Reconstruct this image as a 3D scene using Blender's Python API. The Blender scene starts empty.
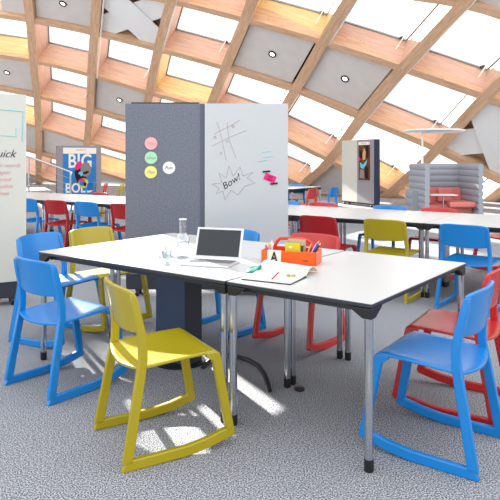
import bpy, bmesh, math, random
from mathutils import Vector, Matrix
random.seed(7)
C = bpy.context.scene.collection
PI = math.pi
def srgb(r, g, b):
    f = lambda c: (c/255/12.92 if c/255 <= 0.04045 else ((c/255+0.055)/1.055)**2.4)
    return (f(r), f(g), f(b), 1)

# ------------------------------------------------------------ materials
def mat(name, col, rough=0.5, metal=0.0, spec=0.5, noise=None, bump=None, trans=0.0, emit=None, ior=1.45, alpha=1.0):
    m = bpy.data.materials.new(name); m.use_nodes = True
    nt = m.node_tree; b = nt.nodes['Principled BSDF']
    b.inputs['Base Color'].default_value = col
    b.inputs['Roughness'].default_value = rough
    b.inputs['Metallic'].default_value = metal
    b.inputs['Specular IOR Level'].default_value = spec
    b.inputs['Transmission Weight'].default_value = trans
    b.inputs['IOR'].default_value = ior
    if emit:
        b.inputs['Emission Color'].default_value = col; b.inputs['Emission Strength'].default_value = emit
    if noise:                                     # (scale, amount, detail, stretch)
        sc, amt, det, st = noise
        tc = nt.nodes.new('ShaderNodeTexCoord'); mp = nt.nodes.new('ShaderNodeMapping'); mp.inputs['Scale'].default_value = st
        nz = nt.nodes.new('ShaderNodeTexNoise'); nz.inputs['Scale'].default_value = sc; nz.inputs['Detail'].default_value = det
        rp = nt.nodes.new('ShaderNodeValToRGB')
        rp.color_ramp.elements[0].position = 0.3; rp.color_ramp.elements[1].position = 0.7
        rp.color_ramp.elements[0].color = tuple(c*(1-amt) for c in col[:3])+(1,)
        rp.color_ramp.elements[1].color = tuple(min(1, c*(1+amt)) for c in col[:3])+(1,)
        nt.links.new(tc.outputs['Object'], mp.inputs['Vector']); nt.links.new(mp.outputs['Vector'], nz.inputs['Vector'])
        nt.links.new(nz.outputs['Fac'], rp.inputs['Fac']); nt.links.new(rp.outputs['Color'], b.inputs['Base Color'])
        if bump:
            bp = nt.nodes.new('ShaderNodeBump'); bp.inputs['Strength'].default_value = bump; bp.inputs['Distance'].default_value = 0.01
            nt.links.new(nz.outputs['Fac'], bp.inputs['Height']); nt.links.new(bp.outputs['Normal'], b.inputs['Normal'])
    return m

def wood(name, c1, c2):
    m = bpy.data.materials.new(name); m.use_nodes = True
    nt = m.node_tree; b = nt.nodes['Principled BSDF']; b.inputs['Roughness'].default_value = 0.6
    uv = nt.nodes.new('ShaderNodeUVMap')
    mp = nt.nodes.new('ShaderNodeMapping'); mp.inputs['Scale'].default_value = (0.7, 9, 1)
    nz = nt.nodes.new('ShaderNodeTexNoise'); nz.inputs['Scale'].default_value = 1.6; nz.inputs['Detail'].default_value = 6
    nz.inputs['Distortion'].default_value = 0.6
    mp2 = nt.nodes.new('ShaderNodeMapping'); mp2.inputs['Scale'].default_value = (1.4, 2.6, 1)
    kn = nt.nodes.new('ShaderNodeTexVoronoi'); kn.inputs['Scale'].default_value = 2.4
    kr = nt.nodes.new('ShaderNodeValToRGB')
    kr.color_ramp.elements[0].position = 0.045; kr.color_ramp.elements[0].color = (0.35, 0.2, 0.12, 1)
    kr.color_ramp.elements[1].position = 0.10; kr.color_ramp.elements[1].color = (1, 1, 1, 1)
    rp = nt.nodes.new('ShaderNodeValToRGB')
    rp.color_ramp.elements[0].position = 0.32; rp.color_ramp.elements[0].color = c1
    rp.color_ramp.elements[1].position = 0.68; rp.color_ramp.elements[1].color = c2
    mx = nt.nodes.new('ShaderNodeMixRGB'); mx.blend_type = 'MULTIPLY'; mx.inputs[0].default_value = 0.7
    L = nt.links
    L.new(uv.outputs['UV'], mp.inputs['Vector']); L.new(mp.outputs['Vector'], nz.inputs['Vector']); L.new(nz.outputs['Fac'], rp.inputs['Fac'])
    L.new(uv.outputs['UV'], mp2.inputs['Vector']); L.new(mp2.outputs['Vector'], kn.inputs['Vector']); L.new(kn.outputs['Distance'], kr.inputs['Fac'])
    L.new(rp.outputs['Color'], mx.inputs[1]); L.new(kr.outputs['Color'], mx.inputs[2]); L.new(mx.outputs[0], b.inputs['Base Color'])
    return m

def pane_mat():
    m = bpy.data.materials.new('skylight_glass'); m.use_nodes = True
    nt = m.node_tree; nt.nodes.clear()
    o = nt.nodes.new('ShaderNodeOutputMaterial'); t = nt.nodes.new('ShaderNodeBsdfTransparent'); t.inputs[0].default_value = (0.97, 0.99, 1, 1)
    g = nt.nodes.new('ShaderNodeBsdfGlossy'); g.inputs['Roughness'].default_value = 0.08
    x = nt.nodes.new('ShaderNodeMixShader'); x.inputs[0].default_value = 0.05
    nt.links.new(t.outputs[0], x.inputs[1]); nt.links.new(g.outputs[0], x.inputs[2]); nt.links.new(x.outputs[0], o.inputs[0])
    return m

def clear_mat(name, tint=(0.93, 0.96, 0.97, 1), fac=0.16):
    m = bpy.data.materials.new(name); m.use_nodes = True
    nt = m.node_tree; nt.nodes.clear()
    o = nt.nodes.new('ShaderNodeOutputMaterial'); t = nt.nodes.new('ShaderNodeBsdfTransparent'); t.inputs[0].default_value = tint
    g = nt.nodes.new('ShaderNodeBsdfGlossy'); g.inputs['Roughness'].default_value = 0.05
    lw = nt.nodes.new('ShaderNodeLayerWeight'); lw.inputs[0].default_value = 0.35
    ma = nt.nodes.new('ShaderNodeMath'); ma.operation = 'ADD'; ma.inputs[1].default_value = fac*0.4
    x = nt.nodes.new('ShaderNodeMixShader')
    nt.links.new(lw.outputs['Facing'], ma.inputs[0]); nt.links.new(ma.outputs[0], x.inputs[0])
    nt.links.new(t.outputs[0], x.inputs[1]); nt.links.new(g.outputs[0], x.inputs[2]); nt.links.new(x.outputs[0], o.inputs[0])
    return m

M = {}
M['beam'] = wood('larch_beam', srgb(194, 156, 126), srgb(220, 184, 152))
M['reveal'] = wood('spruce_reveal', srgb(198, 160, 138), srgb(218, 184, 164))
M['reveal_sun_tint'] = wood('sun_tinted_spruce_reveal', srgb(216, 182, 126), srgb(236, 208, 158))  # sunlight painted into the wood colour as a yellow tint
M['panel'] = mat('acoustic_panel', srgb(212, 209, 207), 0.9, spec=0.1, noise=(3, 0.03, 2, (1, 1, 1)))
M['cross'] = mat('acoustic_cross', srgb(232, 234, 236), 0.8, spec=0.1)
M['gap'] = mat('dark_gap', srgb(40, 34, 32), 0.9)
M['alu'] = mat('grey_aluminium', srgb(150, 155, 160), 0.4, 0.3)
M['white'] = mat('white_metal', srgb(235, 235, 235), 0.4)
M['glass'] = pane_mat()
M['lampglow'] = mat('lamp_glow', (1, 0.93, 0.8, 1), 0.4, emit=2.5)
M['chrome'] = mat('chrome', srgb(200, 203, 208), 0.14, 1.0)
M['steel'] = mat('brushed_steel', srgb(170, 172, 176), 0.35, 0.9)
M['black'] = mat('black_plastic', srgb(28, 28, 30), 0.45)
M['darkedge'] = mat('dark_edge', srgb(44, 48, 58), 0.5)
M['laminate'] = mat('white_laminate', srgb(200, 198, 195), 0.26, spec=0.5)
M['blue'] = mat('blue_plastic', srgb(12, 122, 196), 0.24, spec=0.7, noise=(900, 0.04, 1, (1, 1, 1)), bump=0.05)
M['yellow'] = mat('mustard_plastic', srgb(164, 146, 10), 0.27, spec=0.7, noise=(900, 0.04, 1, (1, 1, 1)), bump=0.05)
M['red'] = mat('poppy_red_plastic', srgb(188, 36, 32), 0.27, spec=0.7, noise=(900, 0.04, 1, (1, 1, 1)), bump=0.05)
M['crimson'] = mat('crimson_plastic', srgb(160, 18, 26), 0.36)
M['navy'] = mat('navy_lacquer', srgb(52, 66, 92), 0.3)
M['slate'] = mat('slate_lacquer', srgb(46, 50, 60), 0.5)
M['felt'] = mat('grey_felt', srgb(114, 117, 129), 0.95, spec=0.05, noise=(60, 0.16, 4, (1, 1, 1)), bump=0.2)
M['seam'] = mat('seam_strip', srgb(88, 92, 106), 0.8)
M['felt_light'] = mat('mauve_grey_felt', srgb(150, 146, 152), 0.95, spec=0.05, noise=(40, 0.06, 4, (1, 1, 1)))
M['felt_dark'] = mat('dark_blue_felt', srgb(58, 66, 84), 0.95, spec=0.05, noise=(40, 0.1, 4, (1, 1, 1)))
M['board'] = mat('whiteboard', srgb(186, 189, 192), 0.22)
M['board_warm'] = mat('whiteboard_warm', srgb(198, 197, 190), 0.3)
M['quilt'] = mat('grey_quilt', srgb(160, 163, 171), 0.85, spec=0.1)
M['pink'] = mat('coral_cloth', srgb(218, 130, 122), 0.85, spec=0.1, noise=(30, 0.05, 3, (1, 1, 1)))
M['orange'] = mat('orange_plastic', srgb(236, 88, 16), 0.35)
M['orange_dark'] = mat('red_orange_plastic', srgb(214, 52, 24), 0.4)
M['paper'] = mat('paper', srgb(214, 210, 196), 0.8)
M['teal'] = mat('teal_cover', srgb(0, 130, 112), 0.5)
M['kraft'] = mat('kraft_card', srgb(186, 164, 134), 0.8)
M['lime'] = mat('lime_pad', srgb(206, 196, 30), 0.7)
M['brass'] = mat('brass', srgb(190, 160, 90), 0.3, 0.9)
M['screen'] = mat('laptop_screen', srgb(34, 38, 44), 0.15)
M['keys'] = mat('laptop_keys', srgb(110, 104, 104), 0.6)
M['silver'] = mat('laptop_silver', srgb(205, 206, 208), 0.35, 0.4)
M['pencil_red'] = mat('pencil_red', srgb(196, 40, 40), 0.4)
M['pencil_blue'] = mat('pencil_blue', srgb(50, 80, 200), 0.4)
M['pencil_pink'] = mat('pencil_pink', srgb(228, 80, 140), 0.4)
M['pencil_green'] = mat('pencil_green', srgb(150, 190, 120), 0.4)
M['pencil_wood'] = mat('pencil_wood', srgb(214, 176, 120), 0.6)
M['ink_black'] = mat('ink_black', srgb(40, 40, 44), 0.7)
M['ink_faint'] = mat('ink_faint', srgb(166, 150, 160), 0.7)
M['ink_red'] = mat('ink_red', srgb(206, 150, 148), 0.7)
M['ink_brown'] = mat('ink_purple', srgb(146, 122, 136), 0.7)
M['ink_teal'] = mat('ink_teal', srgb(120, 200, 204), 0.7)
M['magenta'] = mat('magenta_card', srgb(226, 20, 120), 0.6)
M['pad_pink'] = mat('pad_pink', srgb(240, 170, 172), 0.8)
M['pad_green'] = mat('pad_green', srgb(164, 216, 176), 0.8)
M['pad_yellow'] = mat('pad_yellow', srgb(226, 220, 130), 0.8)
M['pad_white'] = mat('pad_white', srgb(232, 232, 234), 0.8)
M['poster_blue'] = mat('poster_blue', srgb(28, 118, 190), 0.5, noise=(4, 0.1, 3, (1, 1, 1)))
M['poster_white'] = mat('poster_white', srgb(232, 232, 226), 0.6)
M['art_dark'] = mat('art_dark', srgb(44, 38, 42), 0.9, spec=0.05)
M['art_grey'] = mat('art_grey', srgb(130, 126, 130), 0.6)
M['art_brown'] = mat('art_brown', srgb(104, 66, 40), 0.9, spec=0.05, noise=(5, 0.4, 3, (1, 1, 1)))
M['art_tan'] = mat('art_tan', srgb(200, 160, 110), 0.6)
M['art_cyan'] = mat('art_cyan', srgb(90, 190, 214), 0.6)
M['clear'] = clear_mat('clear_glass')
M['water'] = clear_mat('water', (0.95, 0.98, 1, 1), 0.1)

def carpet():
    m = bpy.data.materials.new('speckled_carpet'); m.use_nodes = True
    nt = m.node_tree; b = nt.nodes['Principled BSDF']; b.inputs['Roughness'].default_value = 0.95; b.inputs['Specular IOR Level'].default_value = 0.08
    tc = nt.nodes.new('ShaderNodeTexCoord')
    n1 = nt.nodes.new('ShaderNodeTexNoise'); n1.inputs['Scale'].default_value = 150; n1.inputs['Detail'].default_value = 3
    n2 = nt.nodes.new('ShaderNodeTexNoise'); n2.inputs['Scale'].default_value = 9; n2.inputs['Detail'].default_value = 2
    rp = nt.nodes.new('ShaderNodeValToRGB')
    rp.color_ramp.elements[0].position = 0.38; rp.color_ramp.elements[0].color = srgb(76, 76, 82)
    rp.color_ramp.elements[1].position = 0.62; rp.color_ramp.elements[1].color = srgb(206, 204, 206)
    e = rp.color_ramp.elements.new(0.5); e.color = srgb(142, 142, 147)
    mx = nt.nodes.new('ShaderNodeMixRGB'); mx.blend_type = 'MULTIPLY'; mx.inputs[0].default_value = 0.15
    bp = nt.nodes.new('ShaderNodeBump'); bp.inputs['Strength'].default_value = 0.35; bp.inputs['Distance'].default_value = 0.006
    L = nt.links
    L.new(tc.outputs['Object'], n1.inputs['Vector']); L.new(tc.outputs['Object'], n2.inputs['Vector'])
    L.new(n1.outputs['Fac'], rp.inputs['Fac']); L.new(rp.outputs['Color'], mx.inputs[1]); L.new(n2.outputs['Fac'], mx.inputs[2])
    L.new(mx.outputs[0], b.inputs['Base Color']); L.new(n1.outputs['Fac'], bp.inputs['Height']); L.new(bp.outputs['Normal'], b.inputs['Normal'])
    return m
M['carpet'] = carpet()

# ------------------------------------------------------------ mesh builder
class MB:
    def __init__(s): s.v = []; s.f = []; s.uv = []
    def quad(s, a, b, c, d):
        n = len(s.v); s.v += [Vector(a), Vector(b), Vector(c), Vector(d)]; s.f.append((n, n+1, n+2, n+3))
        return s
    def poly(s, pts):
        n = len(s.v); s.v += [Vector(p) for p in pts]; s.f.append(tuple(range(n, n+len(pts)))); return s
    def hexa(s, p):     # 8 corners: bottom loop 0-3, top loop 4-7
        n = len(s.v); s.v += [Vector(q) for q in p]
        for f in ((3, 2, 1, 0), (4, 5, 6, 7), (0, 1, 5, 4), (1, 2, 6, 5), (2, 3, 7, 6), (3, 0, 4, 7)):
            s.f.append(tuple(n+i for i in f))
        return s
    def box(s, c, d, rz=0.0, mtx=None):
        x, y, z = d[0]/2, d[1]/2, d[2]/2
        pts = [(-x, -y, -z), (x, -y, -z), (x, y, -z), (-x, y, -z), (-x, -y, z), (x, -y, z), (x, y, z), (-x, y, z)]
        R = mtx if mtx is not None else Matrix.Rotation(rz, 3, 'Z')
        return s.hexa([Vector(c)+R@Vector(p) for p in pts])
    def bar(s, p0, p1, w, h, up=(0, 0, 1)):
        p0, p1 = Vector(p0), Vector(p1); d = (p1-p0).normalized()
        r = d.cross(Vector(up)).normalized(); u = r.cross(d)
        q = []
        for p in (p0, p1):
            q += [p-r*w/2-u*h/2, p+r*w/2-u*h/2, p+r*w/2+u*h/2, p-r*w/2+u*h/2]
        return s.hexa(q)
    def tube(s, pts, r, n=12, cap=True):
        pts = [Vector(p) for p in pts]; rings = []
        prev = None
        for i, p in enumerate(pts):
            if i == 0: d = pts[1]-pts[0]
            elif i == len(pts)-1: d = pts[-1]-pts[-2]
            else: d = (pts[i+1]-pts[i]).normalized()+(pts[i]-pts[i-1]).normalized()
            d.normalize()
            if prev is None:
                a = Vector((0, 0, 1)) if abs(d.z) < 0.9 else Vector((1, 0, 0))
                x = d.cross(a).normalized()
            else: x = (prev-d*prev.dot(d)).normalized()
            prev = x; y = d.cross(x)
            rr = r[i] if isinstance(r, (list, tuple)) else r
            b = len(s.v)
            for k in range(n):
                t = 2*PI*k/n; s.v.append(p+x*math.cos(t)*rr+y*math.sin(t)*rr)
            rings.append(b)
        for a, b in zip(rings, rings[1:]):
            for k in range(n): s.f.append((a+k, a+(k+1) % n, b+(k+1) % n, b+k))
        if cap:
            s.f.append(tuple(rings[0]+k for k in range(n))[::-1]); s.f.append(tuple(rings[-1]+k for k in range(n)))
        return s
    def lathe(s, prof, c=(0, 0, 0), n=24, close=False):
        c = Vector(c); rings = []
        for (r, z) in prof:
            b = len(s.v)
            for k in range(n):
                t = 2*PI*k/n; s.v.append(c+Vector((r*math.cos(t), r*math.sin(t), z)))
            rings.append(b)
        for a, b in zip(rings, rings[1:]):
            for k in range(n): s.f.append((a+k, a+(k+1) % n, b+(k+1) % n, b+k))
        return s
    def prism(s, poly, fn, t0, t1):      # poly in 2-D, fn(u, z, t) -> 3-D
        n = len(poly); b = len(s.v)
        s.v += [Vector(fn(u, z, t0)) for u, z in poly]+[Vector(fn(u, z, t1)) for u, z in poly]
        s.f.append(tuple(b+i for i in range(n))[::-1]); s.f.append(tuple(b+n+i for i in range(n)))
        for i in range(n): s.f.append((b+i, b+(i+1) % n, b+n+(i+1) % n, b+n+i))
        return s
    def grid(s, fn, nu, nv):
        b = len(s.v)
        for i in range(nu+1):
            for j in range(nv+1): s.v.append(Vector(fn(i/nu, j/nv)))
        for i in range(nu):
            for j in range(nv):
                a = b+i*(nv+1)+j; s.f.append((a, a+nv+1, a+nv+2, a+1))
        return s
    def build(s, name, m, parent=None, smooth=False, bevel=0.0, solid=0.0, seg=2, uv=None, fix=True):
        me = bpy.data.meshes.new(name); me.from_pydata([tuple(v) for v in s.v], [], s.f)
        if fix:
            bm = bmesh.new(); bm.from_mesh(me); bmesh.ops.recalc_face_normals(bm, faces=bm.faces); bm.to_mesh(me); bm.free()
        me.materials.append(m if not isinstance(m, str) else M[m])
        if uv:
            lay = me.uv_layers.new(name='UVMap')
            for p in me.polygons:
                n = p.normal; e = None; best = 0
                for k in range(len(p.vertices)):
                    d = me.vertices[p.vertices[(k+1) % len(p.vertices)]].co-me.vertices[p.vertices[k]].co
                    if d.length > best: best = d.length; e = d.normalized()
                w = n.cross(e); off = p.index*0.37
                for li in p.loop_indices:
                    co = me.vertices[me.loops[li].vertex_index].co
                    lay.data[li].uv = (co.dot(e)+off, co.dot(w)+off)
        if smooth:
            for p in me.polygons: p.use_smooth = True
            me.set_sharp_from_angle(angle=math.radians(40))
        o = bpy.data.objects.new(name, me); C.objects.link(o)
        if parent is not None: o.parent = parent
        if solid:
            md = o.modifiers.new('solid', 'SOLIDIFY'); md.thickness = abs(solid); md.offset = 0 if solid > 0 else -1
        if bevel:
            md = o.modifiers.new('bevel', 'BEVEL'); md.width = bevel; md.segments = seg; md.limit_method = 'ANGLE'; md.angle_limit = math.radians(50)
        return o

def tag(o, label=None, cat=None, group=None, kind=None):
    if label: o['label'] = label
    if cat: o['category'] = cat
    if group: o['group'] = group
    if kind: o['kind'] = kind
    return o
def empty(name, loc=(0, 0, 0), rz=0.0):
    o = bpy.data.objects.new(name, None); C.objects.link(o); o.location = loc; o.rotation_euler = (0, 0, rz); o.empty_display_size = 0.1
    return o
def copy_tree(o, parent=None, swap=None):
    c = o.copy(); C.objects.link(c)
    if swap and c.type == 'MESH':
        key = (c.data.name, swap.name)
        if key not in _swapped:
            d = c.data.copy(); d.materials.clear(); d.materials.append(swap); _swapped[key] = d
        c.data = _swapped[key]
    if parent is not None: c.parent = parent
    for ch in list(o.children): copy_tree(ch, c, swap)
    return c
_swapped = {}
def text(body, size, m, parent, loc, rot=(PI/2, 0, 0), name='writing', shear=0.0, extrude=0.0008, align='CENTER', bold=0.0, sx=1.0):
    cu = bpy.data.curves.new(name, 'FONT'); cu.body = body; cu.size = size; cu.align_x = align; cu.align_y = 'CENTER'
    cu.shear = shear; cu.extrude = extrude; cu.offset = bold; cu.resolution_u = 3
    tmp = bpy.data.objects.new('tmp', cu)
    dg = bpy.context.evaluated_depsgraph_get()
    C.objects.link(tmp); dg.update()
    me = bpy.data.meshes.new_from_object(tmp.evaluated_get(dg), depsgraph=dg)
    bpy.data.objects.remove(tmp); me.materials.clear(); me.materials.append(M[m])
    o = bpy.data.objects.new(name, me); C.objects.link(o); o.parent = parent; o.location = loc; o.rotation_euler = rot; o.scale = (sx, 1, 1)
    return o

# ------------------------------------------------------------ camera
H = 1.362
cam = bpy.data.cameras.new('camera'); cam.lens = 36*597/500; cam.sensor_width = 36; cam.shift_y = -(250-160)/500.0
cam.clip_end = 200
co = bpy.data.objects.new('camera', cam); C.objects.link(co); co.location = (0, 0, H); co.rotation_euler = (PI/2, 0, 0)
bpy.context.scene.camera = co

# ------------------------------------------------------------ floor
shore = [(-40, 46), (-28, 42), (-22.5, 39.5), (-18.2, 37.6), (-14.5, 35.8), (-11.9, 33.9), (-9.2, 32.4), (-6.2, 30.8), (-3.4, 29.2), (-0.6, 27.6), (2.2, 25.2),
         (5.3, 22.2), (8.4, 19.8), (11.5, 18.0), (15, 16.4), (24, 13)]
fl = MB(); fl.poly([(-40, -6, 0), (24, -6, 0)]+[(x, y, 0) for x, y in reversed(shore)])
tag(fl.build('floor', 'carpet', fix=True), kind='structure')

# ------------------------------------------------------------ timber grid shell
ND = {(-3,-3):(-13.09,13.92,12.36), (-3,-2):(-13.78,16.18,11.29), (-3,-1):(-14.47,18.43,10.21), (-3,0):(-15.17,20.67,9.11), (-3,1):(-15.89,22.88,8), (-3,2):(-16.62,25.07,6.88), (-3,3):(-17.37,27.26,5.77), (-3,4):(-18.12,29.44,4.64), (-3,5):(-18.83,31.62,3.49), (-3,6):(-19.48,33.82,2.29), (-3,7):(-20.11,36.02,1.08), (-2,-3):(-10.58,13.69,11.73), (-2,-2):(-11.26,15.97,10.69), (-2,-1):(-11.94,18.24,9.64), (-2,0):(-12.63,20.49,8.57), (-2,1):(-13.34,22.71,7.47), (-2,2):(-14.07,24.9,6.34), (-2,3):(-14.81,27.08,5.23), (-2,4):(-15.57,29.24,4.1), (-2,5):(-16.31,31.41,2.92), (-2,6):(-16.95,33.6,1.69), (-2,7):(-17.58,35.8,0.45), (-1,-3):(-8.08,13.45,11.1), (-1,-2):(-8.75,15.74,10.08), (-1,-1):(-9.42,18.03,9.06), (-1,0):(-10.1,20.3,8.03), (-1,1):(-10.79,22.53,6.98), (-1,2):(-11.51,24.74,5.81), (-1,3):(-12.22,26.92,4.7), (-1,4):(-12.98,29.06,3.55), (-1,5):(-13.76,31.2,2.34), (-1,6):(-14.39,33.4,1.06), (-1,7):(-15.05,35.58,-0.21), (0,-3):(-5.58,13.17,10.46), (0,-2):(-6.24,15.48,9.46), (0,-1):(-6.9,17.78,8.48), (0,0):(-7.57,20.08,7.49), (0,1):(-8.23,22.33,6.55), (0,2):(-8.91,24.55,5.39), (0,3):(-9.56,26.76,4.18), (0,4):(-10.26,28.93,2.92), (0,5):(-11.01,31.08,1.67), (0,6):(-11.77,33.21,0.37), (0,7):(-12.52,35.34,-0.9), (1,-3):(-3.09,12.86,9.82), (1,-2):(-3.76,15.16,8.84), (1,-1):(-4.4,17.47,7.9), (1,0):(-5.06,19.75,7.02), (1,1):(-5.75,22.01,6), (1,2):(-6.45,24.22,4.77), (1,3):(-7.1,26.43,3.53), (1,4):(-7.81,28.61,2.19), (1,5):(-8.53,30.77,0.95), (1,6):(-9.28,32.9,-0.32), (1,7):(-10.03,35.02,-1.6), (2,-3):(-0.6,12.49,9.22), (2,-2):(-1.3,14.79,8.2), (2,-1):(-1.95,17.1,7.24), (2,0):(-2.57,19.35,6.47), (2,1):(-3.33,21.58,5.33), (2,2):(-4.02,23.8,4.01), (2,3):(-4.67,26.01,2.8), (2,4):(-5.39,28.17,1.51), (2,5):(-6.12,30.33,0.24), (2,6):(-6.84,32.46,-1.05), (2,7):(-7.57,34.6,-2.34), (3,-3):(1.91,12.08,8.67), (3,-2):(1.13,14.34,7.61), (3,-1):(0.35,16.61,6.6), (3,0):(-0.16,18.86,5.75), (3,1):(-0.88,21.08,4.58), (3,2):(-1.61,23.27,3.29), (3,3):(-2.33,25.47,2.05), (3,4):(-3.05,27.64,0.78), (3,5):(-3.75,29.8,-0.52), (3,6):(-4.46,31.94,-1.83), (3,7):(-5.16,34.09,-3.14), (4,-3):(4.44,11.64,8.17), (4,-2):(3.64,13.85,7.06), (4,-1):(2.84,16.09,5.95), (4,0):(2.23,18.3,4.94), (4,1):(1.53,20.5,3.73), (4,2):(0.72,22.67,2.42), (4,3):(-0.07,24.87,1.23), (4,4):(-0.77,27.05,-0.06), (4,5):(-1.44,29.21,-1.38), (4,6):(-2.11,31.37,-2.7), (4,7):(-2.79,33.52,-4.02), (5,-3):(6.98,11.21,7.64), (5,-2):(6.22,13.36,6.51), (5,-1):(5.51,15.5,5.38), (5,0):(4.52,17.74,4.05), (5,1):(3.68,19.9,2.75), (5,2):(2.91,22.04,1.31), (5,3):(2.12,24.24,0.28), (5,4):(1.46,26.42,-1.03), (5,5):(0.83,28.59,-2.36), (5,6):(0.19,30.76,-3.68), (5,7):(-0.46,32.92,-4.99), (6,-3):(9.46,10.85,6.97), (6,-2):(8.63,12.98,5.75), (6,-1):(7.77,15.1,4.51), (6,0):(6.77,17.24,3.15), (6,1):(6.02,19.29,1.68), (6,2):(5.04,21.42,0.16), (6,3):(4.31,23.61,-0.97), (6,4):(3.68,25.79,-2.18), (6,5):(3.07,27.97,-3.45), (6,6):(2.45,30.14,-4.74), (6,7):(1.83,32.32,-6.03), (7,-3):(11.89,10.53,6.14), (7,-2):(10.99,12.61,4.85), (7,-1):(10.04,14.69,3.53), (7,0):(9.04,16.76,2.14), (7,1):(8.13,18.79,0.55), (7,2):(7.29,20.85,-0.87), (7,3):(6.57,22.99,-2.12), (7,4):(5.92,25.17,-3.35), (7,5):(5.31,27.34,-4.59), (7,6):(4.7,29.52,-5.86), (7,7):(4.09,31.7,-7.13), (8,-3):(14.29,10.21,5.21), (8,-2):(13.32,12.24,3.86), (8,-1):(12.34,14.26,2.49), (8,0):(11.35,16.26,1.05), (8,1):(10.43,18.26,-0.46), (8,2):(9.6,20.3,-1.88), (8,3):(8.85,22.4,-3.21), (8,4):(8.18,24.55,-4.48), (8,5):(7.55,26.72,-5.74), (8,6):(6.94,28.9,-7), (8,7):(6.34,31.08,-8.27), (9,-3):(16.66,9.86,4.25), (9,-2):(15.67,11.84,2.85), (9,-1):(14.67,13.81,1.44), (9,0):(13.68,15.76,-0.01), (9,1):(12.76,17.73,-1.47), (9,2):(11.92,19.74,-2.9), (9,3):(11.15,21.82,-4.28), (9,4):(10.45,23.94,-5.59), (9,5):(9.81,26.1,-6.88), (9,6):(9.19,28.28,-8.15), (9,7):(8.58,30.46,-9.41)}
IS = range(-3, 10); JS = range(-3, 8)
P = {k: Vector(v) for k, v in ND.items()}
NRM = {}
for (i, j) in P:
    a = P.get((i+1, j), P[(i, j)])-P.get((i-1, j), P[(i, j)])
    b = P.get((i, j+1), P[(i, j)])-P.get((i, j-1), P[(i, j)])
    n = a.cross(b).normalized()
    if n.z < 0: n = -n
    NRM[(i, j)] = n
def sweep(pts, nrm, w, d0, d1, name, nseg=4):
    # smooth line through the nodes
    P2, N2 = [], []
    for k in range(len(pts)-1):
        p0 = pts[max(k-1, 0)]; p1 = pts[k]; p2 = pts[k+1]; p3 = pts[min(k+2, len(pts)-1)]
        for q in range(nseg):
            t = q/nseg
            P2.append(0.5*((2*p1)+(-p0+p2)*t+(2*p0-5*p1+4*p2-p3)*t*t+(-p0+3*p1-3*p2+p3)*t**3)); N2.append(nrm[k].lerp(nrm[k+1], t).normalized())
    P2.append(pts[-1]); N2.append(nrm[-1])
    m = MB(); rings = []; uvs = 0
    for k, (p, n) in enumerate(zip(P2, N2)):
        t = (P2[min(k+1, len(P2)-1)]-P2[max(k-1, 0)]).normalized(); r = t.cross(n).normalized()
        b = len(m.v); m.v += [p-r*w/2+n*d0, p+r*w/2+n*d0, p+r*w/2+n*d1, p-r*w/2+n*d1]; rings.append(b)
    for a, b in zip(rings, rings[1:]):
        for k in range(4): m.f.append((a+k, a+(k+1) % 4, b+(k+1) % 4, b+k))
    m.f.append((3, 2, 1, 0)); e = rings[-1]; m.f.append((e, e+1, e+2, e+3))
    return m.build(name, 'beam', None, uv=True)
tn = 1
for i in range(-2, 9):
    js = [j for j in JS if (i, j) in P and not (j > 0 and P[(i, j-1)].z < 0)]
    o = sweep([P[(i, j)] for j in js], [NRM[(i, j)] for j in js], 0.34 if i > -1 else 0.10, 0.0, 0.6 if i > -1 else 0.08, 'trim_%d' % tn); tag(o, kind='structure'); tn += 1  # arches left of the view are thinned to let the sun through
for j in range(-2, 7):
    iis = [i for i in IS if (i, j) in P and not (i > 0 and P[(i-1, j)].z < 0)]
    if len(iis) < 2: continue
    o = sweep([P[(i, j)] for i in iis], [NRM[(i, j)] for i in iis], 0.25, 0.02, 0.6, 'trim_%d' % tn); tag(o, kind='structure'); tn += 1

SKY = {(-1, 1), (-1, 3), (-1, 5), (0, 1), (0, 2), (0, 3), (0, 5), (1, 1), (1, 3), (1, 4), (2, -1), (2, 0), (2, 1), (2, 2), (2, 3), (3, -1), (3, 1), (3, 2), (3, 3),
       (4, -1), (4, 1), (4, 2), (5, -1), (5, 0), (5, 1), (6, 1), (6, -1), (1, -1), (0, -1)}
SUN_OPENINGS = {(-1, 0): (0, 0.55, 0.15, 0.92), (-2, 0): (0.84, 1, 0.25, 0.92)}  # added roof openings out of view, shaped to aim sun patches at the floor
SUN_TINTED = {(-1, 1), (-1, 3), (1, 4), (2, 1), (3, -1), (5, 1), (6, -1), (2, 3)}  # cells whose reveals get the painted sunlight tint
CROSS = {(1, 0), (6, 0)}
LIT = {(-1, 2), (0, 0), (1, 2), (3, 0), (4, 0)}
LAMPLABEL = {(-1, 2): 'small round recessed ceiling light in grey panel above the left whiteboard', (0, 0): 'round recessed ceiling light in the topmost left grey panel by the frame top',
             (1, 2): 'round recessed ceiling light in grey panel left of the grey felt board top', (3, 0): 'round recessed ceiling light in grey panel above the whiteboard side of the large board',
             (4, 0): 'round recessed ceiling light in the big grey panel right of centre'}
ceil = empty('ceiling'); tag(ceil, kind='structure')
def cellpt(i, j, u, v, d):
    a, b, c, e = P[(i, j)], P[(i+1, j)], P[(i+1, j+1)], P[(i, j+1)]
    p = a*(1-u)*(1-v)+b*u*(1-v)+c*u*v+e*(1-u)*v
    n = (NRM[(i, j)]+NRM[(i+1, j)]+NRM[(i+1, j+1)]+NRM[(i, j+1)]).normalized()
    return p+n*d
wn = 1
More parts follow.
